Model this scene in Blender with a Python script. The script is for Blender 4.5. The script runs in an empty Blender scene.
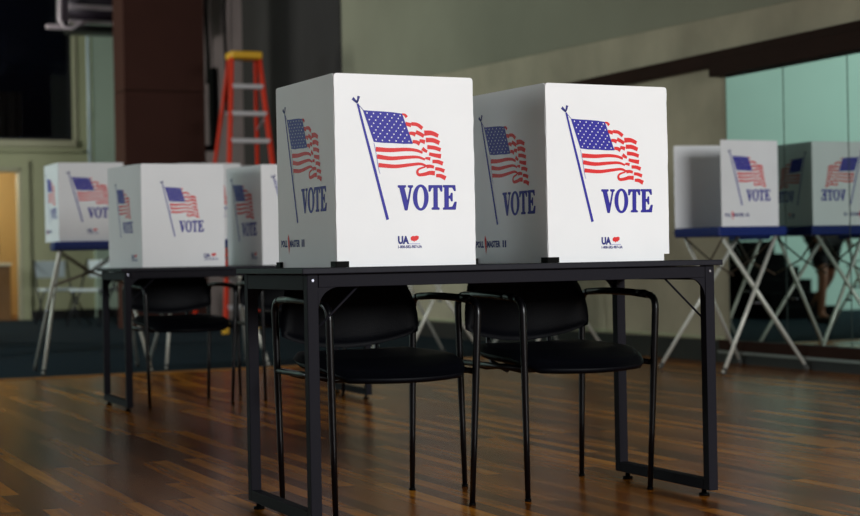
import bpy, bmesh, math, random
from mathutils import Vector, Matrix
sc = bpy.context.scene
C = sc.collection
R = math.radians
PI = math.pi
YAW = .4192                       # the room's own axes, turned from the camera's
CU, SU = math.cos(YAW), math.sin(YAW)
def room(a, b, z=0.0):            # room coordinates (a across, b deep) -> world
    return Vector((a*CU - b*SU, a*SU + b*CU, z))

# ---------------------------------------------------------------- camera
cam = bpy.data.cameras.new('camera')
cam.sensor_width = 36
cam.lens = 36*1659/860
co = bpy.data.objects.new('camera', cam); C.objects.link(co)
roll = .0189
rt = Vector((math.cos(roll), 0, -math.sin(roll))); up = Vector((math.sin(roll), 0, math.cos(roll)))
fw = Vector((0, 1, 0))
m = Matrix((rt, up, -fw)).transposed().to_4x4()
m.translation = Vector((0, 0, .766))
co.matrix_world = m
cam.clip_end = 200
cam.dof.use_dof = True
cam.dof.focus_distance = 4.95
cam.dof.aperture_fstop = 3.6
sc.camera = co

# ---------------------------------------------------------------- world, lights, exposure
w = bpy.data.worlds.new('world'); sc.world = w; w.use_nodes = True
w.node_tree.nodes['Background'].inputs[0].default_value = (.92, .95, 1, 1)
w.node_tree.nodes['Background'].inputs[1].default_value = .15
def area(name, loc, target, sx, sy, power, col, spread=180):
    l = bpy.data.lights.new(name, 'AREA'); l.shape = 'RECTANGLE'; l.size = sx; l.size_y = sy
    l.energy = power; l.color = col; l.spread = R(spread)
    o = bpy.data.objects.new(name, l); C.objects.link(o)
    o.location = loc; o.rotation_euler = (Vector(target)-Vector(loc)).to_track_quat('-Z', 'Y').to_euler()
    return o
area('window_light', room(4.4, -3.8, 2.6), room(3.6, 7, .9), 3.2, 1.9, 650, (.965, .985, 1))
area('near_side_fill_light', room(-7.7, 5.0, 2.5), room(4, 8, .9), 5.0, 2.0, 50, (1, .95, .86))  # unseen fill added to lift left faces and right wall
area('far_side_fill_light', room(-7.7, 14.5, 3.0), room(6, 15.5, 1.2), 5.0, 2.4, 195, (.86, .95, 1))  # cool fill added from the left for right wall and far screens
area('stage_fill_light', room(-3.2, 11.5, 5.2), room(-2.4, 17.3, 1.4), 3.0, 1.0, 300, (.9, 1, .97))  # added fill, brightens the mint wall met in the mirror
area('back_wall_fill_light', room(-1.0, 20.6, 3.2), room(5.2, 23.0, 1.9), 1.6, 1.6, 210, (.97, 1, .93))  # added behind the stage wall to lift the dark back wall
sc.view_settings.view_transform = 'Standard'
sc.view_settings.look = 'None'
sc.view_settings.gamma = 1
sc.view_settings.use_curve_mapping = False
sc.view_settings.exposure = 0.0
sc.cycles.use_denoising = True
sc.cycles.max_bounces = 8
sc.cycles.sample_clamp_indirect = 4

# ---------------------------------------------------------------- materials
def lin(c):
    return tuple(((x/255)/12.92 if x <= 10 else ((x/255+.055)/1.055)**2.4) for x in c) + (1,)
MATS = {}
def mat(name, col, rough=.5, metal=0, spec=.5, noise=0, nscale=8, bump=0, coat=0, bscale=None, sheen=0):
    if name in MATS: return MATS[name]
    m = bpy.data.materials.new(name); m.use_nodes = True
    nt = m.node_tree; b = nt.nodes['Principled BSDF']
    c = lin(col)
    b.inputs['Base Color'].default_value = c
    b.inputs['Roughness'].default_value = rough
    b.inputs['Metallic'].default_value = metal
    b.inputs['Specular IOR Level'].default_value = spec
    b.inputs['Coat Weight'].default_value = coat
    tc = nt.nodes.new('ShaderNodeTexCoord')
    if noise:
        n = nt.nodes.new('ShaderNodeTexNoise'); n.inputs['Scale'].default_value = nscale; n.inputs['Detail'].default_value = 6
        nt.links.new(tc.outputs['Object'], n.inputs['Vector'])
        r = nt.nodes.new('ShaderNodeValToRGB')
        r.color_ramp.elements[0].position = .3; r.color_ramp.elements[1].position = .7
        r.color_ramp.elements[0].color = tuple(x*(1-noise) for x in c[:3])+(1,)
        r.color_ramp.elements[1].color = tuple(min(1, x*(1+noise)) for x in c[:3])+(1,)
        nt.links.new(n.outputs['Fac'], r.inputs['Fac']); nt.links.new(r.outputs['Color'], b.inputs['Base Color'])
    if bump:
        n = nt.nodes.new('ShaderNodeTexNoise'); n.inputs['Scale'].default_value = bscale or nscale*6; n.inputs['Detail'].default_value = 4
        nt.links.new(tc.outputs['Object'], n.inputs['Vector'])
        bp = nt.nodes.new('ShaderNodeBump'); bp.inputs['Strength'].default_value = bump; bp.inputs['Distance'].default_value = .004
        nt.links.new(n.outputs['Fac'], bp.inputs['Height']); nt.links.new(bp.outputs['Normal'], b.inputs['Normal'])
    MATS[name] = m
    return m
def floor_mat():
    m = bpy.data.materials.new('varnished_strip_floor'); m.use_nodes = True
    nt = m.node_tree; b = nt.nodes['Principled BSDF']; N = nt.nodes.new; L = nt.links.new
    tc = N('ShaderNodeTexCoord'); mp = N('ShaderNodeMapping'); mp.inputs['Rotation'].default_value = (0, 0, R(90))
    L(tc.outputs['Object'], mp.inputs['Vector'])
    br = N('ShaderNodeTexBrick'); br.offset = .37; br.offset_frequency = 3; br.squash = 1
    br.inputs['Scale'].default_value = 1
    br.inputs['Brick Width'].default_value = 1.05; br.inputs['Row Height'].default_value = .062
    br.inputs['Mortar Size'].default_value = .0012; br.inputs['Mortar Smooth'].default_value = .3
    br.inputs['Color1'].default_value = (0, 0, 0, 1); br.inputs['Color2'].default_value = (1, 1, 1, 1)
    br.inputs['Mortar'].default_value = (.1, .1, .1, 1)
    L(mp.outputs['Vector'], br.inputs['Vector'])
    r = N('ShaderNodeValToRGB'); e = r.color_ramp.elements
    e[0].position = 0; e[0].color = lin((92, 52, 16)); e[1].position = 1; e[1].color = lin((206, 138, 50))
    x = e.new(.35); x.color = lin((134, 78, 23)); x = e.new(.7); x.color = lin((174, 110, 36))
    L(br.outputs['Color'], r.inputs['Fac'])
    mp2 = N('ShaderNodeMapping'); mp2.inputs['Scale'].default_value = (14, 1.0, 1); L(tc.outputs['Object'], mp2.inputs['Vector'])
    n = N('ShaderNodeTexNoise'); n.inputs['Scale'].default_value = 1.6; n.inputs['Detail'].default_value = 7; n.inputs['Roughness'].default_value = .65
    L(mp2.outputs['Vector'], n.inputs['Vector'])
    r2 = N('ShaderNodeValToRGB'); e = r2.color_ramp.elements
    e[0].position = .34; e[0].color = (.50, .44, .36, 1); e[1].position = .66; e[1].color = (1.15, 1.1, 1, 1)
    L(n.outputs['Fac'], r2.inputs['Fac'])
    mx = N('ShaderNodeMix'); mx.data_type = 'RGBA'; mx.blend_type = 'MULTIPLY'; mx.inputs['Factor'].default_value = .85
    L(r.outputs['Color'], mx.inputs['A']); L(r2.outputs['Color'], mx.inputs['B'])
    # broad worn patches
    n3 = N('ShaderNodeTexNoise'); n3.inputs['Scale'].default_value = .9; n3.inputs['Detail'].default_value = 3
    L(tc.outputs['Object'], n3.inputs['Vector'])
    r3 = N('ShaderNodeValToRGB'); e = r3.color_ramp.elements
    e[0].position = .35; e[0].color = (.72, .68, .62, 1); e[1].position = .65; e[1].color = (1.12, 1.1, 1.05, 1)
    L(n3.outputs['Fac'], r3.inputs['Fac'])
    mx2 = N('ShaderNodeMix'); mx2.data_type = 'RGBA'; mx2.blend_type = 'MULTIPLY'; mx2.inputs['Factor'].default_value = .8
    L(mx.outputs['Result'], mx2.inputs['A']); L(r3.outputs['Color'], mx2.inputs['B'])
    L(mx2.outputs['Result'], b.inputs['Base Color'])
    b.inputs['Roughness'].default_value = .24
    b.inputs['Specular IOR Level'].default_value = .16
    bp = N('ShaderNodeBump'); bp.inputs['Strength'].default_value = .22; bp.inputs['Distance'].default_value = .002
    n4 = N('ShaderNodeTexNoise'); n4.inputs['Scale'].default_value = 9; n4.inputs['Detail'].default_value = 5
    L(mp2.outputs['Vector'], n4.inputs['Vector'])
    L(n4.outputs['Fac'], bp.inputs['Height']); L(bp.outputs['Normal'], b.inputs['Normal'])
    return m
BOARD = mat('white_corrugated_plastic', (236, 237, 238), .45, spec=.35, noise=.03, nscale=3)
BLUE = mat('print_blue', (34, 28, 150), .5, spec=.3)
NAVY = mat('print_navy', (26, 30, 120), .5, spec=.3)
RED = mat('print_red', (222, 34, 36), .5, spec=.3)
PALE = mat('print_pale_blue', (120, 122, 190), .5, spec=.3)
WHITE = mat('print_white', (240, 240, 246), .5, spec=.3)
BLACKP = mat('black_plastic', (5, 5, 5), .6, spec=.06)
TTOP = mat('charcoal_laminate', (30, 30, 37), .5, spec=.1, noise=.1, nscale=40)
TFRAME = mat('black_powder_coated_steel', (27, 26, 32), .6, spec=.07, bump=.08, nscale=60)
CTUBE = mat('gloss_black_tube', (6, 6, 9), .3, spec=.3)
VINYL = mat('black_vinyl', (6, 7, 12), .5, spec=.08, bump=.25, nscale=30)
STEEL = mat('screw_steel', (130, 130, 140), .3, metal=1)
TRAY = mat('royal_blue_plastic', (14, 38, 108), .5, spec=.3)
ALU = mat('cream_grey_metal_tube', (214, 214, 202), .35, metal=.25, spec=.5)
BRACE = mat('brown_bronze_rod', (84, 72, 58), .4, metal=.6)
RUBBER = mat('grey_rubber', (70, 70, 66), .8)
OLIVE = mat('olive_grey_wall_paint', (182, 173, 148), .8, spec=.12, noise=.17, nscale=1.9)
OLIVE_SHADE = mat('olive_wall_shade', (152, 151, 130), .8, spec=.15, noise=.09, nscale=.8)  # shade over the upper wall, put into its colour
CHAR_SHADE = mat('charcoal_wall_shade', (66, 64, 63), .9, spec=.04, noise=.08, nscale=1)  # far stretch of wall in shade, darkened by colour
MAUVE = mat('mauve_grey_wall_paint', (120, 108, 108), .85, spec=.1, noise=.1, nscale=1.5)
SAGE = mat('sage_green_wall_paint', (172, 174, 142), .8, spec=.15, noise=.06, nscale=1.2)
MINT = mat('mint_wall_paint', (176, 196, 180), .8, spec=.15, noise=.05, nscale=1.2)
MINTB = mat('bright_mint_wall_paint', (196, 226, 214), .8, spec=.15, noise=.05, nscale=.8)
DBROWN = mat('dark_brown_wood', (46, 27, 20), .6, spec=.08, noise=.15, nscale=3)
PANELB = mat('brown_painted_panel', (66, 40, 34), .7, spec=.08, noise=.08, nscale=2)
BBLACK = mat('black_cove_base', (16, 15, 14), .5)
CARPET = mat('dark_teal_carpet', (34, 46, 54), .95, spec=.05, noise=.25, nscale=60, bump=.6)
CEIL = mat('dark_ceiling', (60, 56, 52), .9)
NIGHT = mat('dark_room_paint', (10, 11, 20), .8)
CREAM = mat('cream_trim_paint', (168, 166, 140), .6, noise=.05, nscale=3)
OCHRE = mat('ochre_room_paint', (226, 200, 146), .8)
OAK = mat('brown_cabinet_wood', (120, 86, 50), .6, noise=.15, nscale=4)
CURT = mat('brown_curtain_cloth', (60, 44, 20), .9)
ORANGE = mat('orange_fibreglass', (204, 46, 18), .5, spec=.2)
YELLOW = mat('yellow_plastic', (226, 170, 24), .5)
LALU = mat('ladder_aluminium', (190, 186, 190), .4, metal=.4)
LIPM = mat('silver_strip', (150, 152, 150), .3, metal=.8)

# ---------------------------------------------------------------- mesh helpers
class MB:
    def __init__(s): s.bm = bmesh.new(); s.mats = []
    def mi(s, m):
        if m not in s.mats: s.mats.append(m)
        return s.mats.index(m)
    def box(s, x0, x1, y0, y1, z0, z1, m, bev=0, mtx=None, seg=2):
        vs = [s.bm.verts.new((x, y, z)) for x in (x0, x1) for y in (y0, y1) for z in (z0, z1)]
        fs = [(0, 1, 3, 2), (4, 6, 7, 5), (0, 4, 5, 1), (2, 3, 7, 6), (0, 2, 6, 4), (1, 5, 7, 3)]
        k = s.mi(m); F = []
        for f in fs:
            q = s.bm.faces.new([vs[i] for i in f]); q.material_index = k; F.append(q)
        if mtx is not None:
            for v in vs: v.co = mtx @ v.co
        if bev:
            ed = list({e for f in F for e in f.edges})
            r = bmesh.ops.bevel(s.bm, geom=ed, offset=bev, segments=seg, profile=.5, affect='EDGES')
            for f in r['faces']: f.material_index = k
        return vs
    def tube(s, pts, r, m, n=10, caps=True, rs=None):
        pts = [Vector(p) for p in pts]; k = s.mi(m)
        rings = []; up = None
        for i, p in enumerate(pts):
            if i == 0: t = pts[1]-p
            elif i == len(pts)-1: t = p-pts[-2]
            else: t = (pts[i+1]-p).normalized() + (p-pts[i-1]).normalized()
            t.normalize()
            if up is None:
                up = Vector((0, 0, 1)) if abs(t.z) < .9 else Vector((1, 0, 0))
            x = t.cross(up).normalized(); up = x.cross(t).normalized()
            rr = rs[i] if rs else r
            rings.append([s.bm.verts.new(p + (x*math.cos(a)+up*math.sin(a))*rr) for a in [2*PI*j/n for j in range(n)]])
        for a, b in zip(rings, rings[1:]):
            for j in range(n):
                f = s.bm.faces.new((a[j], a[(j+1) % n], b[(j+1) % n], b[j])); f.material_index = k; f.smooth = True
        if caps:
            f = s.bm.faces.new(rings[0][::-1]); f.material_index = k
            f = s.bm.faces.new(rings[-1]); f.material_index = k
    def poly(s, pts, m):
        f = s.bm.faces.new([s.bm.verts.new(p) for p in pts]); f.material_index = s.mi(m); return f
    def prism(s, pts, axis, d0, d1, m, bev=0):   # outline in the plane across axis, extruded d0..d1
        def P(p, d):
            q = [p[0], p[1]]; q.insert(axis, d); return Vector(q)
        A = [s.bm.verts.new(P(p, d0)) for p in pts]; B = [s.bm.verts.new(P(p, d1)) for p in pts]
        k = s.mi(m); F = [s.bm.faces.new(A), s.bm.faces.new(B[::-1])]
        n = len(pts)
        for i in range(n): F.append(s.bm.faces.new((A[i], B[i], B[(i+1) % n], A[(i+1) % n])))
        for f in F: f.material_index = k
        if bev:
            ed = list({e for f in F[:2] for e in f.edges})
            r = bmesh.ops.bevel(s.bm, geom=ed, offset=bev, segments=2, profile=.5, affect='EDGES')
            for f in r['faces']: f.material_index = k
    def build(s, name, parent=None, smooth=False, recalc=True):
        if recalc: bmesh.ops.recalc_face_normals(s.bm, faces=s.bm.faces[:])
        me = bpy.data.meshes.new(name); s.bm.to_mesh(me); s.bm.free()
        for m in s.mats: me.materials.append(m)
        if smooth: me.polygons.foreach_set('use_smooth', [True]*len(me.polygons))
        o = bpy.data.objects.new(name, me); C.objects.link(o)
        if parent: o.parent = parent
        return o
def tag(o, label, cat, group=None):
    o['label'] = label; o['category'] = cat
    if group: o['group'] = group
    return o
def thing(name, label, cat, loc=(0, 0, 0), rz=0, group=None):
    o = bpy.data.objects.new(name, None); C.objects.link(o); o.empty_display_size = .1
    o.location = loc; o.rotation_euler = (0, 0, rz)
    return tag(o, label, cat, group)
def copy_tree(o, parent=None):
    c = o.copy(); C.objects.link(c); c.parent = parent
    for ch in [x for x in sc.objects if x.parent == o]: copy_tree(ch, c)
    return c
def place(o, loc, rz, label):
    o.location = loc; o.rotation_euler = (0, 0, rz); o['label'] = label
    return o
def struct(o):
    o['kind'] = 'structure'; o.rotation_euler = (0, 0, YAW); return o
def bend(p0, p1, p2, r, n=5):        # rounded corner at p1
    p0, p1, p2 = Vector(p0), Vector(p1), Vector(p2)
    a = p1+(p0-p1).normalized()*r; b = p1+(p2-p1).normalized()*r
    return [(a*(1-t)**2 + p1*2*t*(1-t) + b*t*t) for t in [i/n for i in range(n+1)]]

# ---------------------------------------------------------------- the room (room coordinates)
A = 6.57; B = 23.7; CB = 11.36; H = 5.6
g = MB(); g.box(-8, A, -6, CB, -.12, 0, floor_mat()); struct(g.build('floor'))
g = MB(); g.box(-8, A, CB, B, -.12, 0, CARPET); struct(g.build('floor_carpet'))
g = MB(); g.prism([(CB-.035, 0), (CB-.028, .006), (CB+.02, .008), (CB+.03, 0)], 0, -8, A, mat('tan_edge_strip', (150, 104, 52), .4)); struct(g.build('trim_4'))
g = MB(); g.box(-8, A+.3, -6, B+.3, H, H+.1, CEIL); struct(g.build('ceiling'))
# right wall: paint changes and coloured-in shade along its length, upper part stands a little proud
g = MB()
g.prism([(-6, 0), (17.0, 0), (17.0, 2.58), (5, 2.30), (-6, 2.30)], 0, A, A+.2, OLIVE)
g.prism([(-6, 2.30), (5, 2.30), (17.0, 2.58), (17.0, H), (-6, H)], 0, A-.006, A+.2, OLIVE_SHADE)  # slanted edge of the shade, drawn as a colour change
g.box(A-.03, A+.2, 17.0, 20.5, 0, H, CHAR_SHADE)  # dark stretch stands for shade on the wall
g.box(A, A+.2, 20.5, B, 0, H, MAUVE)
struct(g.build('wall_right'))
g = MB()                                       # back wall with doorway and high window
d0, d1, dh = 3.15, 4.28, 2.15; w0, w1, wz = 2.9, 5.04, 2.54
g.box(-8, 2.0, B, B+.2, 0, H, SAGE)
g.box(2.0, d0, B, B+.2, 0, wz, SAGE); g.box(2.0, w0, B, B+.2, wz, H, SAGE)
g.box(d0, d1, B, B+.2, dh, wz, SAGE); g.box(d1, 5.295, B, B+.2, 0, wz, SAGE)
g.box(w1, 5.295, B, B+.2, wz, H, SAGE)
g.box(5.295, A+.2, B-.08, B+.2, 0, H, MINT)
struct(g.build('wall_back'))
g = MB(); g.box(-8, d0-.1, B-.02, B, 0, .13, BBLACK); g.box(d1+.1, 5.295, B-.02, B, 0, .13, BBLACK); g.box(5.295, A, B-.1, B-.08, 0, .13, BBLACK); struct(g.build('baseboard_back'))
g = MB(); g.box(A-.045, A-.03, 17.0, 20.5, 0, .13, BBLACK); g.box(A-.015, A, 9.73, 17.0, 0, .15, BBLACK); struct(g.build('baseboard_right'))
g = MB(); g.box(A-.02, A, 9.73, 17.0, .16, .18, SAGE, .003); struct(g.build('trim_5'))
# dark beam, mirror header and mirror ledge
g = MB(); g.box(A-.05, A, -5, 17.0, 2.06, 2.165, DBROWN, .004); struct(g.build('trim_1'))
g = MB(); g.box(A-.09, A, 5, 9.73, 1.985, 2.10, DBROWN, .004); struct(g.build('trim_2'))
g = MB(); g.box(A-.05, A, 5, 9.73, .085, .16, DBROWN, .003); g.box(A-.058, A-.05, 5, 9.73, .068, .088, LIPM); g.box(A-.03, A, 5, 9.73, 0, .068, BBLACK); struct(g.build('trim_3'))
MIR = mat('tinted_mirror_glass', (196, 210, 204), .015, metal=1)
MBK = mat('mirror_edge_dark', (34, 50, 46), .4)
labels = ['tall wall mirror panel at the left end, nearest the beige wall', 'wall mirror panel second from the beige wall, showing the reversed flag',
          'wall mirror panel cut by the right edge of the picture', None]
for i in range(3):
    b1 = 9.64-.66*i; b0 = b1-.66
    t = thing('mirror_panel', labels[i], 'mirror', room(A-.004, (b0+b1)/2, .16), YAW, 'wall mirror panels')
    if i < 3:
        g = MB(); g.box(-.008, 0, -.3265, .3265, 0, 1.823, MIR); g.build('mirror_glass', t)
        g = MB(); g.box(-.0095, .003, -.3295, -.3265, 0, 1.823, MBK); g.box(-.0095, .003, .3265, .3295, 0, 1.823, MBK); g.build('edge_strip', t)
# door 1: jamb and trim, room beyond
g = MB()
g.box(d1-.045, d1, B-.03, B+.2, 0, dh, CREAM, .004); g.box(d0, d0+.045, B-.03, B+.2, 0, dh, CREAM, .004); g.box(d0, d1, B-.03, B+.2, dh-.06, dh, CREAM, .004)
g.box(d1, d1+.1, B-.035, B-.0, 0, dh+.1, SAGE, .005); g.box(d0-.1, d0, B-.035, B-.0, 0, dh+.1, SAGE, .005); g.box(d0, d1, B-.035, B-.0, dh, dh+.1, SAGE, .005)
struct(g.build('door_1'))
for nm, bx, mt_ in (('wall_beyond', (d0-1.2, d1+.6, B+2.2, B+2.3, 0, 2.4), OCHRE), ('wall_beyond_left', (d0-1.3, d0-1.2, B+.2, B+2.3, 0, 2.4), OCHRE),
        ('wall_beyond_right', (d1+.6, d1+.7, B+.2, B+2.3, 0, 2.4), OCHRE), ('ceiling_beyond', (d0-1.3, d1+.7, B+.2, B+2.3, 2.4, 2.45), OCHRE), ('floor_beyond', (d0-1.3, d1+.7, B+.2, B+2.3, -.1, 0), OAK)):
    g = MB(); g.box(*bx, mt_); struct(g.build(nm))
l = bpy.data.lights.new('back_room_lamp', 'POINT'); l.energy = 45; l.color = (1, .86, .62); l.shadow_soft_size = .15
o = bpy.data.objects.new('back_room_lamp', l); C.objects.link(o); o.location = room(d1-.8, B+1.1, 2.15)
t = thing('serving_counter', 'low brown counter with a pale top inside the lit doorway', 'counter', room((d0+d1)/2, B+.5, 0), YAW)
g = MB(); g.box(-.44, .44, -.2, .2, 0, .77, OAK, .004); g.build('counter_body', t)
g = MB(); g.box(-.46, .45, -.25, .25, .77, .81, mat('pale_counter_top', (216, 206, 176), .5), .005); g.build('counter_top', t)
# window 1
g = MB()
g.box(w0-.08, w0, B-.04, B+.2, wz-.08, H, CREAM, .004); g.box(w1, w1+.045, B-.015, B+.2, wz-.08, H, CREAM, .004)
g.box(w0-.08, w1+.02, B-.05, B+.2, wz-.1, wz, CREAM, .006)
g.box(w0-.1, w1+.1, B-.07, B, wz-.17, wz-.12, SAGE, .006)
g.box(w0, w1, B+.16, B+.2, wz, wz+.05, NIGHT); g.box(w1-.05, w1, B+.16, B+.2, wz, H, NIGHT)
wn = struct(g.build('window_1'))
gm = bpy.data.materials.new('window_glass'); gm.use_nodes = True
gb = gm.node_tree.nodes['Principled BSDF']; gb.inputs['Transmission Weight'].default_value = 1; gb.inputs['Roughness'].default_value = .02; gb.inputs['IOR'].default_value = 1.3
gb.inputs['Base Color'].default_value = (.5, .6, .8, 1)
g = MB(); g.box(w0, w1-.05, B+.17, B+.178, wz+.05, H, gm); o = g.build('window_pane'); o.parent = wn
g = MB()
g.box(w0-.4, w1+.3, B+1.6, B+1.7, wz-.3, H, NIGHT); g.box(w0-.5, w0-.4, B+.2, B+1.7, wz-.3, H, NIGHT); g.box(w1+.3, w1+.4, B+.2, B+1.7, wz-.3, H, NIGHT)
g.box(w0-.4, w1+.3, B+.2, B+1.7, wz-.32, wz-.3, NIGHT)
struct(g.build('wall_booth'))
g = MB()
n = 60; 
for i in range(n):
    x0 = w0-.1+(w1-.5-w0)*i/n; x1 = w0-.1+(w1-.5-w0)*(i+1)/n
    y0 = B+.75+.035*math.sin(i*1.1); y1 = B+.75+.035*math.sin((i+1)*1.1)
    g.poly([(x0, y0, wz-.1), (x1, y1, wz-.1), (x1, y1, wz+.75), (x0, y0, wz+.75)], CURT)
o = g.build('curtain'); o.rotation_euler = (0, 0, YAW); tag(o, 'dim brown pleated curtain behind the dark high window', 'curtain')
m_ = o.modifiers.new('thick', 'SOLIDIFY'); m_.thickness = .006

# brown pillar
t = thing('brown_pillar', 'wide dark brown boxed pillar behind the far voting screens', 'pillar', room(5.12, 19.3, 0), YAW)
g = MB(); g.box(-.485, .485, -.25, .25, 0, 2.78, PANELB, .006); g.build('lower_panel', t)
g = MB(); g.box(-.485, .485, -.258, .25, 2.79, H-.01, PANELB, .006); g.build('upper_panel', t)
g = MB(); g.box(-.49, .49, -.265, .25, 2.78, 2.792, DBROWN); g.build('seam_strip', t)
# conduit on the back wall
o = thing('conduit_pipe', 'thin pale conduit pipe running down the green wall beside the dark window', 'pipe', room(5.235, B-.065, 2.15), YAW)
g = MB(); g.tube([(0, -.02, 0), (0, -.02, 2.2)], .026, mat('pale_conduit', (196, 214, 222), .35)); g.build('pipe', o)
g = MB(); g.box(-.03, .03, -.028, .03, .75, .79, ALU, .004); g.build('pipe_clamp', o)
g = MB(); g.tube([(0, -.01, .04), (0, -.01, -.05), (-.03, -.01, -.12)], .028, BLACKP); g.build('pipe_elbow', o)
# ribbed unit up by the pillar
t = thing('ceiling_unit', 'dark ribbed cylinder unit with bent pale bracket, high by the brown pillar', 'unit', room(4.72, 21.6, 3.74), YAW)
UD = mat('dark_plum_metal', (48, 38, 50), .4, metal=.3); UL = mat('pale_plum_metal', (216, 200, 208), .4, metal=.1)
g = MB(); g.tube([(-.22, 0, .42), (1.4, 0, .42)], .24, UD, n=28); g.build('drum', t, smooth=False)
g = MB()
g.box(-.22, 1.4, -.27, -.2, .32, .38, UL, .012)
g.box(-.22, 1.4, -.27, -.2, .14, .18, UL, .012); g.build('rail', t)
g = MB(); g.box(-.2, 1.4, -.2, .2, .04, .13, mat('unit_base_black', (20, 22, 22), .5), .01); g.build('base_tray', t)
g = MB(); g.tube([(-.14, -.3, .52), (-.28, -.3, .5), (-.34, -.3, .46), (-.35, -.3, .3), (-.35, -.3, .16), (-.30, -.3, .07), (-.20, -.3, .06), (-.10, -.3, .13), (0, -.3, .15)], .026, UL); g.build('bracket', t)
g = MB(); g.tube([(-.36, -.18, .09), (-.34, -.18, 1.6)], .01, LALU); g.tube([(-.28, -.18, .5), (-.27, -.18, 1.6)], .008, LALU); g.build('hanging_wire', t)
g = MB(); g.box(-.5, -.28, -.2, -.12, .06, .12, UL, .01); g.build('bracket_arm', t)

# hanging cords and black case on the mauve strip
def cord(a, b, z0, z1, lab, r=.022):
    o = thing('hanging_cord', lab, 'cord', room(a, b, z0), YAW, 'black cords hanging on the mauve wall')
    g = MB(); n = 12
    g.tube([(.0+.015*math.sin(i*.9), .02*math.sin(i*.7), (z1-z0)*i/n) for i in range(n+1)], r, BLACKP); g.build('cord', o)
cord(A-.08, 21.9, 3.2, H-.02, 'black cord hanging left of the ladder, closest to the brown pillar', .03)
cord(A-.08, 21.05, 2.75, H-.02, 'black cord dropping to the yellow top of the ladder')
t = thing('wall_speaker', 'slim black case fixed on the mauve wall between pillar and ladder', 'speaker', room(A-.02, 21.75, 2.35), YAW)
g = MB(); g.box(-.08, 0, -.09, .09, 0, 1.05, BLACKP, .02); g.build('case', t)
g = MB(); g.box(-.24, 0, -.05, .05, -.08, 0, BLACKP, .01); g.build('bracket', t)

# stage and steps (met in the mirror), left of the view
BL = mat('black_stage_paint', (4, 4, 5), .8, spec=.05)
t = thing('stage_steps', 'black stage platform with steps, seen reflected in the wall mirror', 'stage', room(1.2, 16.55, 0), YAW)
g = MB(); g.box(-8, 2.45, 17.3, 17.4, 0, H, MINTB); struct(g.build('wall_stage'))
g = MB()
zs = [.14, .29, .44, .59, .74]
for i, z in enumerate(zs): g.box(.05, .8, -1.25+.235*i, -1.25+.235*(i+1), 0, z, BL, .006)
g.build('steps', t)
g = MB(); g.box(.05, .8, -.073, .72, 0, .89, BL, .01); g.build('platform', t)
for yy in (.05, .65):
    g = MB(); g.tube([(.76, yy, .89), (.76, yy, 1.55)], .02, BL); g.build('post', t)

# ---------------------------------------------------------------- tables
def make_table(loc, rz, label):
    L, D, Hh, ov, w, zb = 1.352, .578, .744, .02, .033, .022
    hx, hy = L/2, D/2
    t = thing('folding_desk', label, 'table', loc, rz, 'black steel desks carrying voting screens')
    g = MB(); g.box(-hx-ov, hx+ov, -hy-ov, hy+ov, Hh-.017, Hh, TTOP, .0025); g.build('tabletop', t)
    za0, za1 = Hh-.055, Hh-.0195
    for s in (-1, 1):
        g = MB(); g.box(-hx+w+.001, hx-w-.001, min(s*hy, s*(hy-.018)), max(s*hy, s*(hy-.018)), za0, za1, TFRAME, .0015); g.build('long_apron', t)
        g = MB(); g.box(min(s*hx, s*(hx-.02)), max(s*hx, s*(hx-.02)), -hy+w+.001, hy-w-.001, za0-.008, za1, TFRAME, .0015); g.build('side_apron', t)
        g = MB(); x0, x1 = sorted((s*hx, s*(hx-w))); g.box(x0, x1, -hy+w, hy-w, zb, zb+.034, TFRAME, .0015); g.build('foot_rail', t)
        for q in (-1, 1):
            g = MB(); y0, y1 = sorted((q*hy, q*(hy-w))); g.box(x0, x1, y0, y1, zb, Hh-.0175, TFRAME, .002); lg = g.build('leg', t)
            g = MB(); g.tube([(s*(hx-w/2), q*(hy+.0025), Hh-.035), (s*(hx-w/2), q*(hy-.002), Hh-.035)], .004, STEEL, n=10); g.build('screw', lg)
            # foot glide, set in from the corner
            g = MB(); yy = q*(hy-.055); g.tube([(s*(hx-w/2), yy, 0), (s*(hx-w/2), yy, .008), (s*(hx-w/2), yy, .009), (s*(hx-w/2), yy, zb)], .016, BLACKP, n=14, rs=[.017, .017, .008, .008]); g.build('levelling_foot', t)
            # curved gusset
            pts = []; cx, cz, r = hx-w-.062, za0-.062, .062
            pts.append((s*(hx-w), za0))
            for i in range(9):
                a = i/8*PI/2
                pts.append((s*(cx+r*math.cos(a)*.98), cz+r*math.sin(a)))
            g = MB(); g.prism(pts, 1, q*(hy-.012), q*(hy-.003), TFRAME); g.build('corner_gusset', t)
            if q < 0: g = MB(); g.tube([(s*(hx-w-.135), q*(hy-.03), za0+.004), (s*(hx-w+.004), q*(hy-.03), za0-.125)], .0035, TFRAME, n=8); g.build('brace_rod', t)
    return t
def tcenter(x, y, rz, L=1.352, D=.578):
    return (x+L/2*math.cos(rz)-D/2*math.sin(rz), y+L/2*math.sin(rz)+D/2*math.cos(rz), 0)
T1 = tcenter(-.3455, 4.647, .4192); T2 = tcenter(-1.575, 8.55, .40)
tb = make_table(T1, .4192, 'nearest black steel desk, holding the two large voting screens in front')
place(copy_tree(tb), T2, .40, 'black steel desk further back on the left, with two smaller-looking screens')

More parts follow.
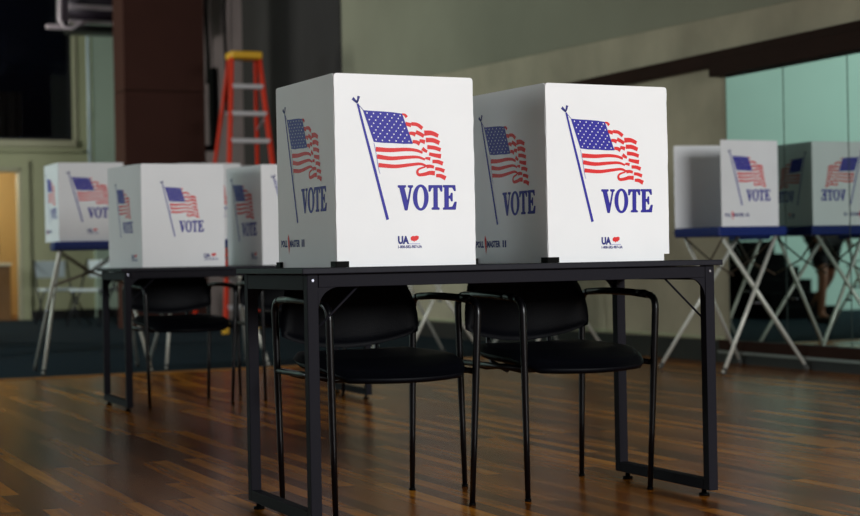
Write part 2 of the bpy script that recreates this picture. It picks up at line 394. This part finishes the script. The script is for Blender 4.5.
# ---------------------------------------------------------------- chairs
def make_chair(label):
    t = thing('arm_chair', label, 'chair', (0, 0, 0), 0, 'black armchairs tucked under the desks')
    # seat: superellipse outline, domed, waterfall front (local -y)
    def pad(nu, nv, f, name, mat_):
        g = MB(); k = g.mi(mat_); top = []; bot = []
        for j in range(nv+1):
            rt_ = []; rb_ = []
            for i in range(nu+1):
                a, b = f(i/nu*2-1, j/nv*2-1)
                rt_.append(g.bm.verts.new(a)); rb_.append(g.bm.verts.new(b))
            top.append(rt_); bot.append(rb_)
        def q(*v): fc = g.bm.faces.new(v); fc.material_index = k; fc.smooth = True
        for j in range(nv):
            for i in range(nu):
                q(top[j][i], top[j][i+1], top[j+1][i+1], top[j+1][i]); q(bot[j][i], bot[j+1][i], bot[j+1][i+1], bot[j][i+1])
        for i in range(nu):
            q(top[0][i], bot[0][i], bot[0][i+1], top[0][i+1]); q(top[nv][i], top[nv][i+1], bot[nv][i+1], bot[nv][i])
        for j in range(nv):
            q(top[j][0], top[j+1][0], bot[j+1][0], bot[j][0]); q(top[j][nu], bot[j][nu], bot[j+1][nu], top[j+1][nu])
        return g.build(name, t)
    def sq(u, v, cr=.32):                    # square -> rounded square
        return u*math.sqrt(1-v*v*cr), v*math.sqrt(1-u*u*cr)
    def seat(u, v):
        a, b = sq(u, v, .42); e = max(abs(u), abs(v))
        x = a*.258; y = -.035+b*.258
        th = .031*(1-e**7)**.5 if e < 1 else 0
        z = .447 + .018*v*.6 - (.02*max(0, -v-.45)/.55*1.3) + .006*u*u
        return Vector((x, y, z+th*.75)), Vector((x, y, z-th))
    pad(20, 20, seat, 'seat', VINYL)
    def back(u, v):
        a, b = sq(u, v, .2); e = max(abs(u), abs(v))
        z = .655+b*.175+.028*max(0, -v)*u*u
        hw = .264-(z-.52)*.34
        x = a*min(hw, .268)*1.03
        y = .195+(z-.5)*.16 - .05*(x/.25)**2 + .012*b*b
        th = .02*(1-e**8)**.5 if e < 1 else 0
        return Vector((x, y-th, z)), Vector((x, y+th*.8, z))
    pad(20, 18, back, 'backrest', VINYL)
    for s in (-1, 1):
        ff = Vector((s*.231, -.205, .0)); rf = Vector((s*.231, .205, 0))
        ft = Vector((s*.251, -.228, .632)); rtp = Vector((s*.246, .205, .642))
        p = bend(ff, ft, rtp, .045)
        lo = Vector(ff)
        g = MB(); g.tube([lo+Vector((0, 0, .006)), lo.lerp(ft, .35), lo.lerp(ft, .62)]+p, .0115, CTUBE, n=12, rs=[.0085, .0105, .0115]+[.0115]*len(p)); g.build('front_leg', t)
        q = bend(rf, rtp, ft, .045)
        g = MB(); g.tube([rf+Vector((0, 0, .006)), rf.lerp(rtp, .35), rf.lerp(rtp, .62)]+q, .0115, CTUBE, n=12, rs=[.0085, .0105, .0115]+[.0115]*len(q)); g.build('rear_leg', t)
        g = MB(); a0, a1 = p[-1], q[-1]
        mid = (a0+a1)/2+Vector((0, 0, .006))
        g.tube([a0, a0.lerp(mid, .5)+Vector((0, 0, .002)), mid, mid.lerp(a1, .5)+Vector((0, 0, .002)), a1], .012, CTUBE, n=12)
        g.tube([a0+Vector((0, -.03, -.002)), a0+Vector((0, .02, .004)), a0+Vector((0, .06, .006))], .012, CTUBE, rs=[.006, .0135, .012])
        ar = g.build('armrest', t)
        for base in (ff, rf):
            g = MB(); g.tube([base, base+Vector((0, 0, .008))], .0105, BLACKP, n=12); g.build('floor_glide', t)
        g = MB(); g.tube([(s*.241, -.205, .415), (s*.241, .205, .418)], .0095, CTUBE, n=10); g.build('seat_rail', t)
    for y in (-.12, .1):
        g = MB(); g.tube([(-.241, y, .415), (-.2, y, .404), (.2, y, .404), (.241, y, .415)], .0095, CTUBE, n=10); g.build('cross_bar', t)
    for s in (-1, 1):
        g = MB(); g.tube([(s*.12, .1, .39), (s*.12, .2, .41), (s*.12, .222, .45), (s*.12, .232, .62)], .009, CTUBE, n=10); g.build('back_support', t)
    return t
CH = R(27.5)
ch = make_chair('x')
place(ch, (-.183, 5.195, 0), CH, 'black vinyl armchair under the left half of the nearest desk')
place(copy_tree(ch), (.402, 5.468, 0), CH, 'black vinyl armchair under the right half of the nearest desk')
place(copy_tree(ch), (-1.382, 9.08, 0), R(26), 'dark armchair under the left half of the far desk')
place(copy_tree(ch), (-.80, 9.40, 0), R(26), 'dark armchair under the right half of the far desk, mostly behind the near desk leg')

# ---------------------------------------------------------------- voting screens
import numpy as np
SW, SH = .450, .553
Q = np.array([(332.9, 73.3), (473.9, 79.0), (476, 265.8), (335.8, 268.3)])
D_ = np.array([(0, 1), (1, 1), (1, 0), (0, 0)], float)
Ah = []; bh = []
for (x, y), (u, v) in zip(Q, D_):
    Ah += [[x, y, 1, 0, 0, 0, -u*x, -u*y], [0, 0, 0, x, y, 1, -v*x, -v*y]]; bh += [u, v]
Hm = np.append(np.linalg.solve(np.array(Ah), np.array(bh)), 1).reshape(3, 3)
def face(x, y):
    q = Hm @ np.array([x, y, 1.0]); return (q[0]/q[2]*SW, q[1]/q[2]*SH)
K = 6.6154
def c1(x, y): return face(345+x/K, 85+y/K)
def c2(x, y): return face(345+x/K, 160+y/K)
def ribbon(pts, w0, w1=None, wm=None):
    """closed outline of a brush stroke along pts"""
    P = [Vector(p) for p in pts]
    # smooth by Catmull-Rom
    if len(P) > 2:
        out = []
        E = [P[0]*2-P[1]]+P+[P[-1]*2-P[-2]]
        for i in range(1, len(E)-2):
            for k in range(5):
                t = k/5; a, b, c, d = E[i-1:i+3]
                out.append(.5*((2*b)+(c-a)*t+(2*a-5*b+4*c-d)*t*t+(3*b-a-3*c+d)*t**3))
        P = out+[P[-1]]
    n = len(P); w1 = w0 if w1 is None else w1; wm = (w0+w1)/2 if wm is None else wm
    up_, dn = [], []
    for i, p in enumerate(P):
        d = (P[min(i+1, n-1)]-P[max(i-1, 0)]).normalized(); nn = Vector((-d.y, d.x)); t = i/(n-1)
        w = (w0*(1-t)**2+wm*2*t*(1-t)*1.0+w1*t*t) if wm else w0*(1-t)+w1*t
        up_.append(p+nn*w/2); dn.append(p-nn*w/2)
    return up_, dn
PX = SW/141.5                     # metres per photograph pixel on the front face
prints = []                       # (kind, data, material)
def stroke(pts, w, m, w1=None, lay=0): prints.append(('r', ribbon(pts, w*PX, None if w1 is None else w1*PX), m, lay))
def shape(pts, m, lay=0): prints.append(('p', pts, m, lay))
# pole, finial, rope
stroke([c1(80, 128), c1(130, 325), c1(180, 516), c2(278, 403)], 2.0, BLUE, 2.9)
stroke([c1(80, 124), c1(66, 112), c1(46, 92)], 1.6, NAVY, 3.0); stroke([c1(76, 122), c1(82, 104), c1(88, 78)], 1.4, NAVY, 2.6)
stroke([c1(60, 112), c1(84, 112)], 1.6, NAVY)
stroke([c1(84, 135), c1(100, 152), c1(120, 175)], .55, BLUE)
stroke([c1(188, 390), c1(204, 470), c2(218, 62), c2(228, 100)], .5, PALE)
# canton
TL, TR, BR, BL_ = [Vector(c1(*p)) for p in ((115, 172), (378, 196), (450, 396), (187, 383))]
tp = [Vector(c1(*p)) for p in ((115, 172), (180, 177), (250, 181), (320, 187), (378, 196))]
bt = [Vector(c1(*p)) for p in ((187, 383), (250, 390), (320, 392), (385, 397), (450, 397))]
prints.append(('r', (tp, bt), BLUE, 0))
def cant(u, v):
    i = min(3, int(u*4)); f = u*4-i
    return tp[i].lerp(tp[i+1], f).lerp(bt[i].lerp(bt[i+1], f), v)
for r in range(9):
    nst = 6 if r % 2 == 0 else 5
    for k in range(nst):
        u = (k+.5)/6 + (0 if nst == 6 else 1/12); v = (r+.75)/9.5
        c = cant(u, v); rr = .92*PX
        pts = []
        for j in range(10):
            a = PI/2+j*PI/5; q = rr if j % 2 == 0 else rr*.5
            pts.append((c.x+q*math.cos(a), c.y+q*math.sin(a)))
        shape(pts, WHITE, 1)
# stripes
stroke([c1(200, 432), c1(300, 438), c1(400, 434), c1(470, 440), c1(514, 456)], 4.32, RED, 2.24)
stroke([c1(208, 480), c1(300, 493), c1(400, 487), c1(480, 485), c1(530, 501)], 4.20, RED, 1.96)
stroke([c2(218, 41), c2(330, 50), c2(430, 40), c2(500, 34), c2(542, 50)], 3.96, RED, 1.96)
for f, pts, a, b in [
    (c1, [(378, 199), (396, 204), (410, 220)], 1.2, 2.4), (c1, [(400, 262), (420, 268), (438, 272)], 2.6, 3.2),
    (c1, [(440, 264), (480, 270), (514, 295)], 2.6, 2.8), (c1, [(425, 326), (448, 328), (468, 336)], 2.2, 3.2),
    (c1, [(470, 318), (500, 332), (524, 347)], 3.0, 2.8), (c1, [(526, 326), (575, 326), (620, 345)], 4.0, 2.8),
    (c1, [(448, 382), (474, 385), (496, 398)], 2.4, 3.0), (c1, [(494, 376), (514, 380), (531, 386)], 2.2, 3.2),
    (c1, [(537, 372), (585, 374), (628, 392)], 3.4, 3.2), (c1, [(512, 428), (528, 440), (545, 450)], 3.0, 2.0),
    (c1, [(546, 418), (595, 424), (636, 438)], 3.0, 2.8), (c1, [(532, 492), (550, 494), (566, 498)], 1.6, 2.6),
    (c1, [(558, 464), (600, 474), (638, 480)], 2.4, 3.4), (c2, [(580, 18), (615, 20), (650, 33)], 2.6, 3.0),
    (c2, [(540, 52), (566, 50), (590, 56)], 2.8, 2.2), (c2, [(598, 66), (628, 70), (660, 82)], 2.4, 2.8),
    (c2, [(532, 54), (490, 68), (478, 88), (490, 106), (530, 102), (560, 94), (596, 96)], 1.2, 3.4),
    (c2, [(604, 112), (634, 114), (668, 130)], 2.4, 3.4)]:
    stroke([f(*p) for p in pts], a*1.25, RED, b*1.25)
# V O T E
shape([c2(*p) for p in [(348, 177), (400, 177), (400, 187), (389, 192), (411, 286), (429, 192), (416, 187), (416, 177), (447, 177), (447, 187), (438, 192), (409, 340), (394, 340), (359, 192), (348, 187)]], BLUE)
ob, ib = [], []
for i in range(33):
    a = 2*PI*i/32; ob.append(Vector(c2(500+53*math.cos(a), 257+87*math.sin(a)))); ib.append(Vector(c2(500+23*math.cos(a), 257+70*math.sin(a))))
prints.append(('r', (ob, ib), BLUE, 0))
shape([c2(*p) for p in [(554, 177), (643, 177), (643, 216), (635, 216), (625, 192), (612, 190), (612, 322), (624, 327), (624, 336), (574, 336), (574, 327), (587, 322), (587, 190), (573, 192), (563, 216), (554, 216)]], BLUE)
shape([c2(*p) for p in [(650, 177), (730, 177), (733, 213), (725, 213), (712, 190), (686, 190), (686, 249), (698, 245), (704, 228), (712, 228), (712, 281), (704, 281), (698, 263), (686, 260), (686, 322), (712, 320), (728, 287), (739, 287), (732, 336), (650, 336), (650, 327), (660, 322), (660, 190), (650, 187)]], BLUE)
for q_ in [d for k, d, m, l in prints if k == 'p' and m is BLUE]:
    for a_, b_ in zip(q_, q_[1:]+q_[:1]):
        stroke([a_, b_], .7, BLUE)
def text_faces(txt, size, bold, sx=1):
    cu = bpy.data.curves.new('t', 'FONT'); cu.body = txt; cu.size = size; cu.offset = bold; cu.resolution_u = 2
    o = bpy.data.objects.new('t', cu); C.objects.link(o); bpy.context.view_layer.update()
    me = bpy.data.meshes.new_from_object(o.evaluated_get(bpy.context.evaluated_depsgraph_get()))
    out = [[(me.vertices[i].co.x*sx, me.vertices[i].co.y) for i in p.vertices] for p in me.polygons]
    bpy.data.objects.remove(o); bpy.data.curves.remove(cu); bpy.data.meshes.remove(me)
    return out
def put_text(lst, txt, x, z, width, height, m, bold=.03):
    fs = text_faces(txt, 1, bold)
    X = [p[0] for f in fs for p in f]; Z = [p[1] for f in fs for p in f]
    ax, bx, az, bz = min(X), max(X), min(Z), max(Z)
    for f in fs: lst.append(('p', [(x+(p[0]-ax)/(bx-ax)*width, z+(p[1]-az)/(bz-az)*height) for p in f], m, 0))
logo = []      # front panel mark, origin at its left bottom
put_text(logo, 'UA', 0, .012, .036, .024, NAVY, .06)
logo.append(('p', [(.042, .032), (.048, .036), (.054, .035), (.062, .037), (.068, .034), (.067, .027), (.063, .024), (.059, .021), (.055, .022), (.053, .018), (.049, .022), (.044, .022), (.041, .027)], RED, 0))
put_text(logo, '1-800-582-987-UA', 0, 0, .078, .009, NAVY)
logo.append(('p', [(.034, .012), (.072, .012), (.072, .0135), (.034, .0135)], PALE, 0))
mark = []      # side panel mark
put_text(mark, 'POLL', 0, 0, .050, .022, NAVY, .045); put_text(mark, 'MASTER', .070, 0, .082, .022, NAVY, .045); put_text(mark, 'II', .166, 0, .022, .022, NAVY, .03)
mark.append(('p', [(.063, -.022), (.068, .004), (.066, .028), (.058, .040), (.054, .028), (.057, .004)], RED, 0))
def shifted(lst, dx, dz, sc_=1):
    return [(k, [(p[0]*sc_+dx, p[1]*sc_+dz) for p in d], m, l) for k, d, m, l in lst]
def small_art(lst):      # older, smaller print: about three quarters the size
    def f(p):
        u, v = p[0]/SW, 1-p[1]/SH
        return Vector(((.26+(u-.17)*.70)*SW, (1-(.18+(v-.12)*.83))*SH))
    out = []
    for k, d, m, l in lst:
        out.append((k, [tuple(f(p)) for p in d] if k == 'p' else ([f(p) for p in d[0]], [f(p) for p in d[1]]), m, l))
    return out
def panel(name, P0, ang, W, H0, parent, marks, seed, notch=False, art=True, lnotch=False, drop=0):
    """upright board; P0 its left foot as seen from outside, ang the direction to its right edge"""
    rnd = random.Random(seed); g = MB()
    d = Vector((math.cos(ang), math.sin(ang), 0)); n = Vector((math.sin(ang), -math.cos(ang), 0)); P0 = Vector(P0)
    def P(x, z, o): return P0+d*x+n*o+Vector((0, 0, z))
    N = 22; jl = [rnd.uniform(-.0009, .0009) for _ in range(N+1)]; jr = [rnd.uniform(-.0011, .0011) for _ in range(N+1)]
    L_ = [(jl[i] if i else 0, H0*i/N) for i in range(N)]; R_ = [(W+(jr[i] if i else 0), H0*i/N) for i in range(N)]
    rc = .008
    if notch: R_ = [(W-.021, 0), (W-.021, .021), (W-.001, .021)]+R_[1:]
    if lnotch: L_ = [(.03, 0), (.03, .021), (.001, .021)]+L_[1:]
    out = L_+[(0, H0-rc), (rc*.3, H0-rc*.3), (rc, H0), (W-rc, H0), (W-rc*.3, H0-rc*.3), (W, H0-rc)]+R_[::-1]
    k = g.mi(BOARD)
    # split along the horizontal bands so the board stays planar and clean
    fa = [g.bm.verts.new(P(x, z, 0)) for x, z in out]; fb = [g.bm.verts.new(P(x, z, -.004)) for x, z in out]
    g.bm.faces.new(fa).material_index = k; g.bm.faces.new(fb[::-1]).material_index = k
    for i in range(len(out)): j = (i+1) % len(out); g.bm.faces.new((fa[i], fb[i], fb[j], fa[j])).material_index = k
    bmesh.ops.recalc_face_normals(g.bm, faces=g.bm.faces[:])
    def emit(items):
        for kind, data, m, lay in items:
            if drop:
                data = [(q[0], q[1]-drop) for q in data] if kind == 'p' else tuple([Vector((q[0], q[1]-drop)) for q in side] for side in data)
            off = .0007+.0005*lay; mi = g.mi(m)
            if kind == 'p':
                vs = [g.bm.verts.new(P(p[0], p[1], off)) for p in data]
                f = g.bm.faces.new(vs); f.material_index = mi; f.normal_update()
                if f.normal.dot(n) < 0: f.normal_flip()
            else:
                a, b = data
                for i in range(len(a)-1):
                    vs = [g.bm.verts.new(P(p[0], p[1], off)) for p in (a[i], a[i+1], b[i+1], b[i])]
                    f = g.bm.faces.new(vs); f.material_index = mi; f.normal_update()
                    if f.normal.dot(n) < 0: f.normal_flip()
    if art: emit(small_art(prints) if art == 2 else prints)
    emit(marks)
    return g.build(name, parent, recalc=False)
def make_screen(loc, rz, label, left=0, right=0, notch=False, side_logo=False, clips=True, seed=1, small=False, drop=0, group='white cardboard voting screens', H0=SH):
    """tri-fold screen; base centre at loc, front face towards local -y, open at local +y"""
    t = thing('voting_screen', label, 'voting screen', loc, rz, group)
    fl = Vector((-SW/2, -.225, 0)); fr = Vector((SW/2, -.225, 0))
    sl = shifted(logo, .43*SW, .092*SH) ; sm = shifted(mark, .055*SW, .112*SH)
    s2 = shifted(logo, .70*SW, .06*SH) if side_logo else sm
    panel('front_panel', fl, 0, SW, H0, t, (shifted(logo, .74*SW, .06*SH) if small else sl), seed, notch, 2 if small else True, drop=drop)
    al = -PI/2+left           # direction from the open end towards the front corner
    dl = Vector((math.cos(al), math.sin(al), 0))
    panel('side_panel', fl+Vector((-.001, .004, 0))-dl*SW, al, SW, H0, t, s2, seed+1, False, 2 if small else True, drop=drop)
    ar = PI/2-right
    panel('side_panel', fr+Vector((.001, .004, 0)), ar, SW, H0, t, sm, seed+2, lnotch=notch, drop=drop)
    if clips:
        dr = Vector((math.cos(ar), math.sin(ar), 0))
        for c, e1, e2 in ((fl, Vector((1, 0, 0)), -dl),):
            g = MB()
            o1 = (-e1-e2).normalized()*.007
            def slab(p, q, th):
                dd = (q-p); nrm = Vector((dd.y, -dd.x, 0)).normalized()
                if nrm.dot(o1) < 0: nrm = -nrm
                a, b = p+nrm*.0015, q+nrm*.0015
                pts = [a, b, b+nrm*th, a+nrm*th]
                v0 = [g.bm.verts.new(x+Vector((0, 0, .0003))) for x in pts]; v1 = [g.bm.verts.new(x+Vector((0, 0, .017))) for x in pts]
                k = g.mi(BLACKP)
                g.bm.faces.new(v0).material_index = k; g.bm.faces.new(v1).material_index = k
                for i in range(4): j = (i+1) % 4; g.bm.faces.new((v0[i], v0[j], v1[j], v1[i])).material_index = k
            slab(c-e1*.006, c+e1*.034, .006); slab(c-e2*.006, c+e2*.03, .006)
            g.build('corner_clip', t)
        for c, e in ((fl-dl*SW, dl),):
            g = MB(); a = c+e*.032; nn = Vector((-1 if c.x < 0 else 1, 0, 0))
            ang = math.atan2(e.y, e.x)
            mt = Matrix.Translation(c+e*.012+Vector((0, 0, .0088))) @ Matrix.Rotation(ang, 4, 'Z')
            g.box(-.017, .017, -.010, .010, -.0085, .0085, BLACKP, .001, mt); g.build('corner_clip', t)
    return t
def center_from_fl(x, y, rz):      # base centre from the front-left corner
    return (x+SW/2*math.cos(rz)-.225*math.sin(rz), y+SW/2*math.sin(rz)+.225*math.cos(rz))
TZ = .7445
def on_table(x, y, rz, **k):
    c = center_from_fl(x, y, rz); return make_screen((c[0], c[1], TZ), rz, **k)
on_table(-.264, 4.715, R(27.3), label='large white voting screen at left on the nearest desk, flag and VOTE in front', left=R(-1), right=R(-4), seed=3)
on_table(.358, 5.015, R(28.2), label='large white voting screen at right on the nearest desk, with a notched lower corner', left=R(.5), right=R(-4), drop=.011, notch=True, seed=11, H0=.545)
on_table(-1.508, 8.70, R(24), label='voting screen on the far desk, standing at its left end', left=R(9), right=R(4), side_logo=True, small=True, seed=21, clips=False, H0=.545)
on_table(-.905, 8.97, R(24), label='voting screen on the far desk partly hidden behind the large left screen', left=R(7), side_logo=True, seed=31, clips=False, H0=.545)

# ---------------------------------------------------------------- standing booths
def make_booth(label):
    t = thing('booth_stand', label, 'stand', (0, 0, 0), 0, 'folding booth stands with blue trays')
    g = MB(); g.box(-.262, .262, -.262, .262, .868, .930, TRAY, .012); g.box(-.268, .268, -.268, .268, .896, .903, TRAY, .003); g.build('tray', t)
    for sx in (-1, 1):
        for k, sy in enumerate((-1, 1)):
            ox = .013 if k == 0 else -.013
            top = Vector((sx*(.21)+ox, -sy*.20, .870)); ft = Vector((sx*.37+ox, sy*.33, .012))
            g = MB(); g.tube([ft, top], .0125, ALU, n=12); lg = g.build('leg', t)
            g = MB(); g.tube([ft-Vector((0, 0, .012)), ft+(top-ft)*.035], .015, RUBBER, n=12); g.build('rubber_foot', lg)
        g = MB(); p = Vector((sx*.29, .065-.0, .44)); g.tube([p+Vector((-.03, -.065+.0, 0)), p+Vector((.03, -.065, 0))], .008, STEEL, n=10); g.build('pivot_bolt', t)
    for sy in (-1, 1):
        g = MB(); g.tube([(-.215, sy*.2, .86), (0, sy*.16, .71), (.265, sy*.16, .62)], .006, BRACE, n=8); g.build('brace', t)
        g = MB(); g.tube([(.215, sy*.2, .86), (0, sy*.148, .71), (-.265, sy*.16, .62)], .006, BRACE, n=8); g.build('brace', t)
    return t
booth = None
def add_booth(x, y, rz, blabel, slabel, **k):
    global booth
    if booth is None: booth = o = make_booth(blabel)
    else: o = copy_tree(booth)
    place(o, (x, y, 0), rz, blabel)
    make_screen((x, y, .9305), rz, slabel, clips=False, group='voting screens on standing booths', H0=.55, **k)
BR = R(16)
add_booth(-2.43, 11.86, BR, 'booth stand at the far left, under the screen beside the doorway', 'voting screen at the far left, standing on a blue tray', left=R(9), seed=41)
add_booth(-1.65, 12.21, R(18), 'booth stand with pale legs showing behind the far desk', 'voting screen hidden mostly behind the two screens on the far desk', left=R(6), seed=51)
add_booth(-.05, 12.80, YAW+R(90), 'booth stand behind the left armchair, only its crossing pale legs visible', 'voting screen hidden behind the large left screen', seed=61)
add_booth(.91, 13.15, YAW+R(90), 'booth stand behind the right armchair, one pale leg visible', 'voting screen hidden behind the large right screen', seed=71)
add_booth(1.96, 10.83, YAW+R(90), 'booth stand on crossed metal legs in front of the wall mirror', 'voting screen beside the wall mirror, its open side facing left', left=R(3), right=R(11), seed=81)

# ---------------------------------------------------------------- step ladder
u_ = Vector((CU, SU, 0)); F0 = Vector((-1.83, 17.7, 0)); RR = Vector((-2.33, 18.95, 0)); AP = Vector((-1.99, 18.12, 0)); ZT = 3.0
t = thing('step_ladder', 'tall orange step ladder with a yellow top, by the dark wall', 'ladder', AP, YAW)
inv = Matrix.Rotation(-YAW, 4, 'Z')
def W2L(p): return inv @ (Vector(p)-AP)
def channel(g, p, q, mt, wx=.03, wy=.075):
    p, q = W2L(p), W2L(q); d = q-p; L_ = d.length
    M = Matrix.Translation((p+q)/2) @ Vector((0, 0, 1)).rotation_difference(d.normalized()).to_matrix().to_4x4()
    g.box(-wx/2, wx/2, -wy/2, wy/2, -L_/2, L_/2, mt, .006, M)
fr_top = AP+Vector((0, 0, ZT)); tops = {}
for s in (-1, 1):
    a = F0+u_*.38*s+Vector((0, 0, .02)); b = fr_top+u_*.155*s-Vector((-SU, CU, 0))*.05
    g = MB(); channel(g, a+(b-a)*.025, b, ORANGE, .035, .08); rl = g.build('front_rail', t); tops[('f', s)] = (a, b)
    g = MB(); channel(g, a-Vector((0, 0, .02)), a+(b-a)*.03, YELLOW, .05, .1); g.build('rail_foot', rl)
    c = RR+u_*.40*s+Vector((0, 0, .02)); e = fr_top+u_*.15*s+Vector((-SU, CU, 0))*.06
    g = MB(); channel(g, c+(e-c)*.02, e, ORANGE, .03, .06); rl = g.build('rear_rail', t); tops[('r', s)] = (c, e)
    g = MB(); channel(g, c-Vector((0, 0, .02)), c+(e-c)*.025, YELLOW, .045, .08); g.build('rail_foot', rl)
for k in range(9):
    f = .1*(k+1)
    p, q = [tops[('f', s)][0].lerp(tops[('f', s)][1], f) for s in (-1, 1)]
    g = MB(); p, q = W2L(p), W2L(q); g.box(p.x, q.x, p.y-.045, p.y+.045, p.z-.06, p.z-.012, LALU, .004); g.build('step', t)
for k in range(4):
    f = .2*(k+1)
    p, q = [tops[('r', s)][0].lerp(tops[('r', s)][1], f) for s in (-1, 1)]
    g = MB(); g.tube([W2L(p), W2L(q)], .014, LALU); g.build('rear_bar', t)
g = MB(); p = W2L(fr_top); g.box(-.175, .175, -.13, .13, p.z-.03, p.z+.05, YELLOW, .02); g.build('top_cap', t)
g = MB(); p = W2L(tops[('f', 1)][0].lerp(tops[('f', 1)][1], .78)); q = W2L(tops[('r', 1)][0].lerp(tops[('r', 1)][1], .74)); g.tube([p, q], .012, LALU); g.build('spreader_bar', t)

# ---------------------------------------------------------------- white folding chairs by the back wall
FW = mat('pale_blue_white_plastic', (205, 218, 222), .5); FD = mat('dark_grey_chair_tube', (44, 46, 50), .4, metal=.5)
def fchair():
    t = thing('folding_chair', 'x', 'chair', (0, 0, 0), 0, 'white folding chairs by the back wall')
    g = MB(); g.box(-.21, .21, -.2, .2, .43, .465, FW, .012); g.build('seat', t)
    g = MB(); g.box(-.2, .2, .235, .262, .60, .82, FW, .012); g.build('backrest', t)
    for s in (-1, 1):
        g = MB(); g.tube([(s*.225, -.24, .01), (s*.225, .10, .45), (s*.215, .248, .83)], .012, FD); g.build('front_leg', t)
        g = MB(); g.tube([(s*.2, .26, .01), (s*.2, -.14, .43)], .012, FD); g.build('rear_leg', t)
    return t
fc = fchair()
place(fc, (-4.85, 21.5, 0), R(30), 'white folding chair by the back wall, leftmost, nearest the doorway')
place(copy_tree(fc), (-4.20, 20.6, 0), R(-20), 'white folding chair by the back wall, under the left booth tray')
place(copy_tree(fc), (-3.88, 21.65, 0), R(60), 'white folding chair by the back wall, nearest the brown pillar')

# ---------------------------------------------------------------- person met in the mirror
def person(loc, rz):
    SKIN = mat('skin', (170, 112, 84), .55); SHIRT = mat('pale_blue_shirt', (120, 140, 168), .8); SHORT = mat('black_shorts_cloth', (18, 18, 22), .85)
    HAIR = mat('dark_hair', (28, 20, 16), .6)
    t = thing('person', 'person in a pale blue shirt and black shorts, reflected in the mirror', 'person', loc, rz)
    def skin(name, vs, es, rs, m, root=0, sub=2):
        me = bpy.data.meshes.new(name); me.from_pydata(vs, es, []); me.materials.append(m)
        o = bpy.data.objects.new(name, me); C.objects.link(o); o.parent = t
        mo = o.modifiers.new('s', 'SKIN'); mo.use_smooth_shade = True
        for i, r in enumerate(rs): me.skin_vertices[0].data[i].radius = r if isinstance(r, tuple) else (r, r); me.skin_vertices[0].data[i].use_root = (i == root)
        mo = o.modifiers.new('d', 'SUBSURF'); mo.levels = sub; mo.render_levels = sub
        return o
    vs = [(0, 0, .95), (0, .0, 1.12), (0, 0, 1.32), (0, 0, 1.44), (0, -.01, 1.50), (0, -.015, 1.57), (0, -.02, 1.66), (0, -.015, 1.73),
          (.10, 0, .88), (.11, -.10, .50), (.11, -.06, .09), (.11, -.20, .04),
          (-.10, 0, .88), (-.11, .06, .50), (-.11, .34, .20), (-.11, .32, .08),
          (.17, 0, 1.40), (.22, .03, 1.14), (.21, -.12, .93), (.20, -.16, .85),
          (-.17, 0, 1.40), (-.22, .03, 1.14), (-.21, -.10, .93), (-.20, -.14, .85)]
    es = [(0, 1), (1, 2), (2, 3), (3, 4), (4, 5), (5, 6), (6, 7), (0, 8), (8, 9), (9, 10), (10, 11), (0, 12), (12, 13), (13, 14), (14, 15),
          (3, 16), (16, 17), (17, 18), (18, 19), (3, 20), (20, 21), (21, 22), (22, 23)]
    rs = [(.15, .11), (.13, .10), (.16, .11), (.10, .08), .05, (.068, .08), (.078, .095), .05, .085, .055, .036, .03, .085, .055, .036, .03,
          .052, .04, .03, .028, .052, .04, .03, .028]
    body = skin('body', vs, es, rs, SKIN)
    skin('shirt', [(0, 0, .93), (0, 0, 1.12), (0, 0, 1.32), (0, 0, 1.43), (.17, 0, 1.395), (.215, .025, 1.20), (-.17, 0, 1.395), (-.215, .025, 1.20)],
         [(0, 1), (1, 2), (2, 3), (3, 4), (4, 5), (3, 6), (6, 7)], [(.17, .13), (.155, .12), (.18, .13), (.11, .09), .065, .06, .065, .06], SHIRT)
    skin('shorts', [(0, 0, .94), (.10, 0, .85), (.11, -.07, .55), (-.10, 0, .85), (-.11, .045, .55)], [(0, 1), (1, 2), (0, 3), (3, 4)],
         [(.16, .125), .105, .085, .105, .085], SHORT)
    skin('hair', [(0, .01, 1.60), (0, .0, 1.70), (0, -.01, 1.765)], [(0, 1), (1, 2)], [(.07, .075), (.085, .1), (.05, .06)], HAIR)
    for s in (-1, 1):
        for i, (dx, l) in enumerate(((-.018, .07), (-.006, .08), (.006, .075), (.018, .06))):
            skin('finger', [(s*.205, -.15+dx, .86), (s*.2, -.165+dx, .86-l*.5-.02), (s*.19, -.16+dx, .86-l-.02)], [(0, 1), (1, 2)], [.01, .009, .007], SKIN, sub=1)
        skin('thumb', [(s*.19, -.17, .88), (s*.18, -.2, .85), (s*.178, -.205, .82)], [(0, 1), (1, 2)], [.012, .01, .008], SKIN, sub=1)
    g = MB()
    EY = mat('eye_white', (230, 230, 230), .3)
    for s in (-1, 1):
        g.tube([(s*.03, -.108, 1.655), (s*.03, -.112, 1.655)], .011, EY, n=10); g.tube([(s*.03, -.1122, 1.655), (s*.03, -.1135, 1.655)], .005, BLACKP, n=8)
    g.build('eye', t)
    g = MB(); g.tube([(0, -.105, 1.655), (0, -.13, 1.62), (0, -.11, 1.61)], .01, SKIN, rs=[.006, .012, .008]); g.build('nose', t)
    g = MB(); g.tube([(-.024, -.105, 1.585), (0, -.112, 1.583), (.024, -.105, 1.585)], .005, mat('lips', (150, 70, 66), .5)); g.build('mouth', t)
    SH_ = mat('dark_shoe', (24, 22, 22), .5)
    g = MB(); g.box(.065, .155, -.27, .0, 0.0, .075, SH_, .025); g.build('shoe', t)
    g = MB(); g.box(-.155, -.065, -.13, .13, -.04, .04, SH_, .025, Matrix.Translation((0, .33, .115)) @ Matrix.Rotation(R(-55), 4, 'X')); g.build('shoe', t)
    return t
p = room(2.14, 14.35)
person((p.x, p.y, 0), YAW)
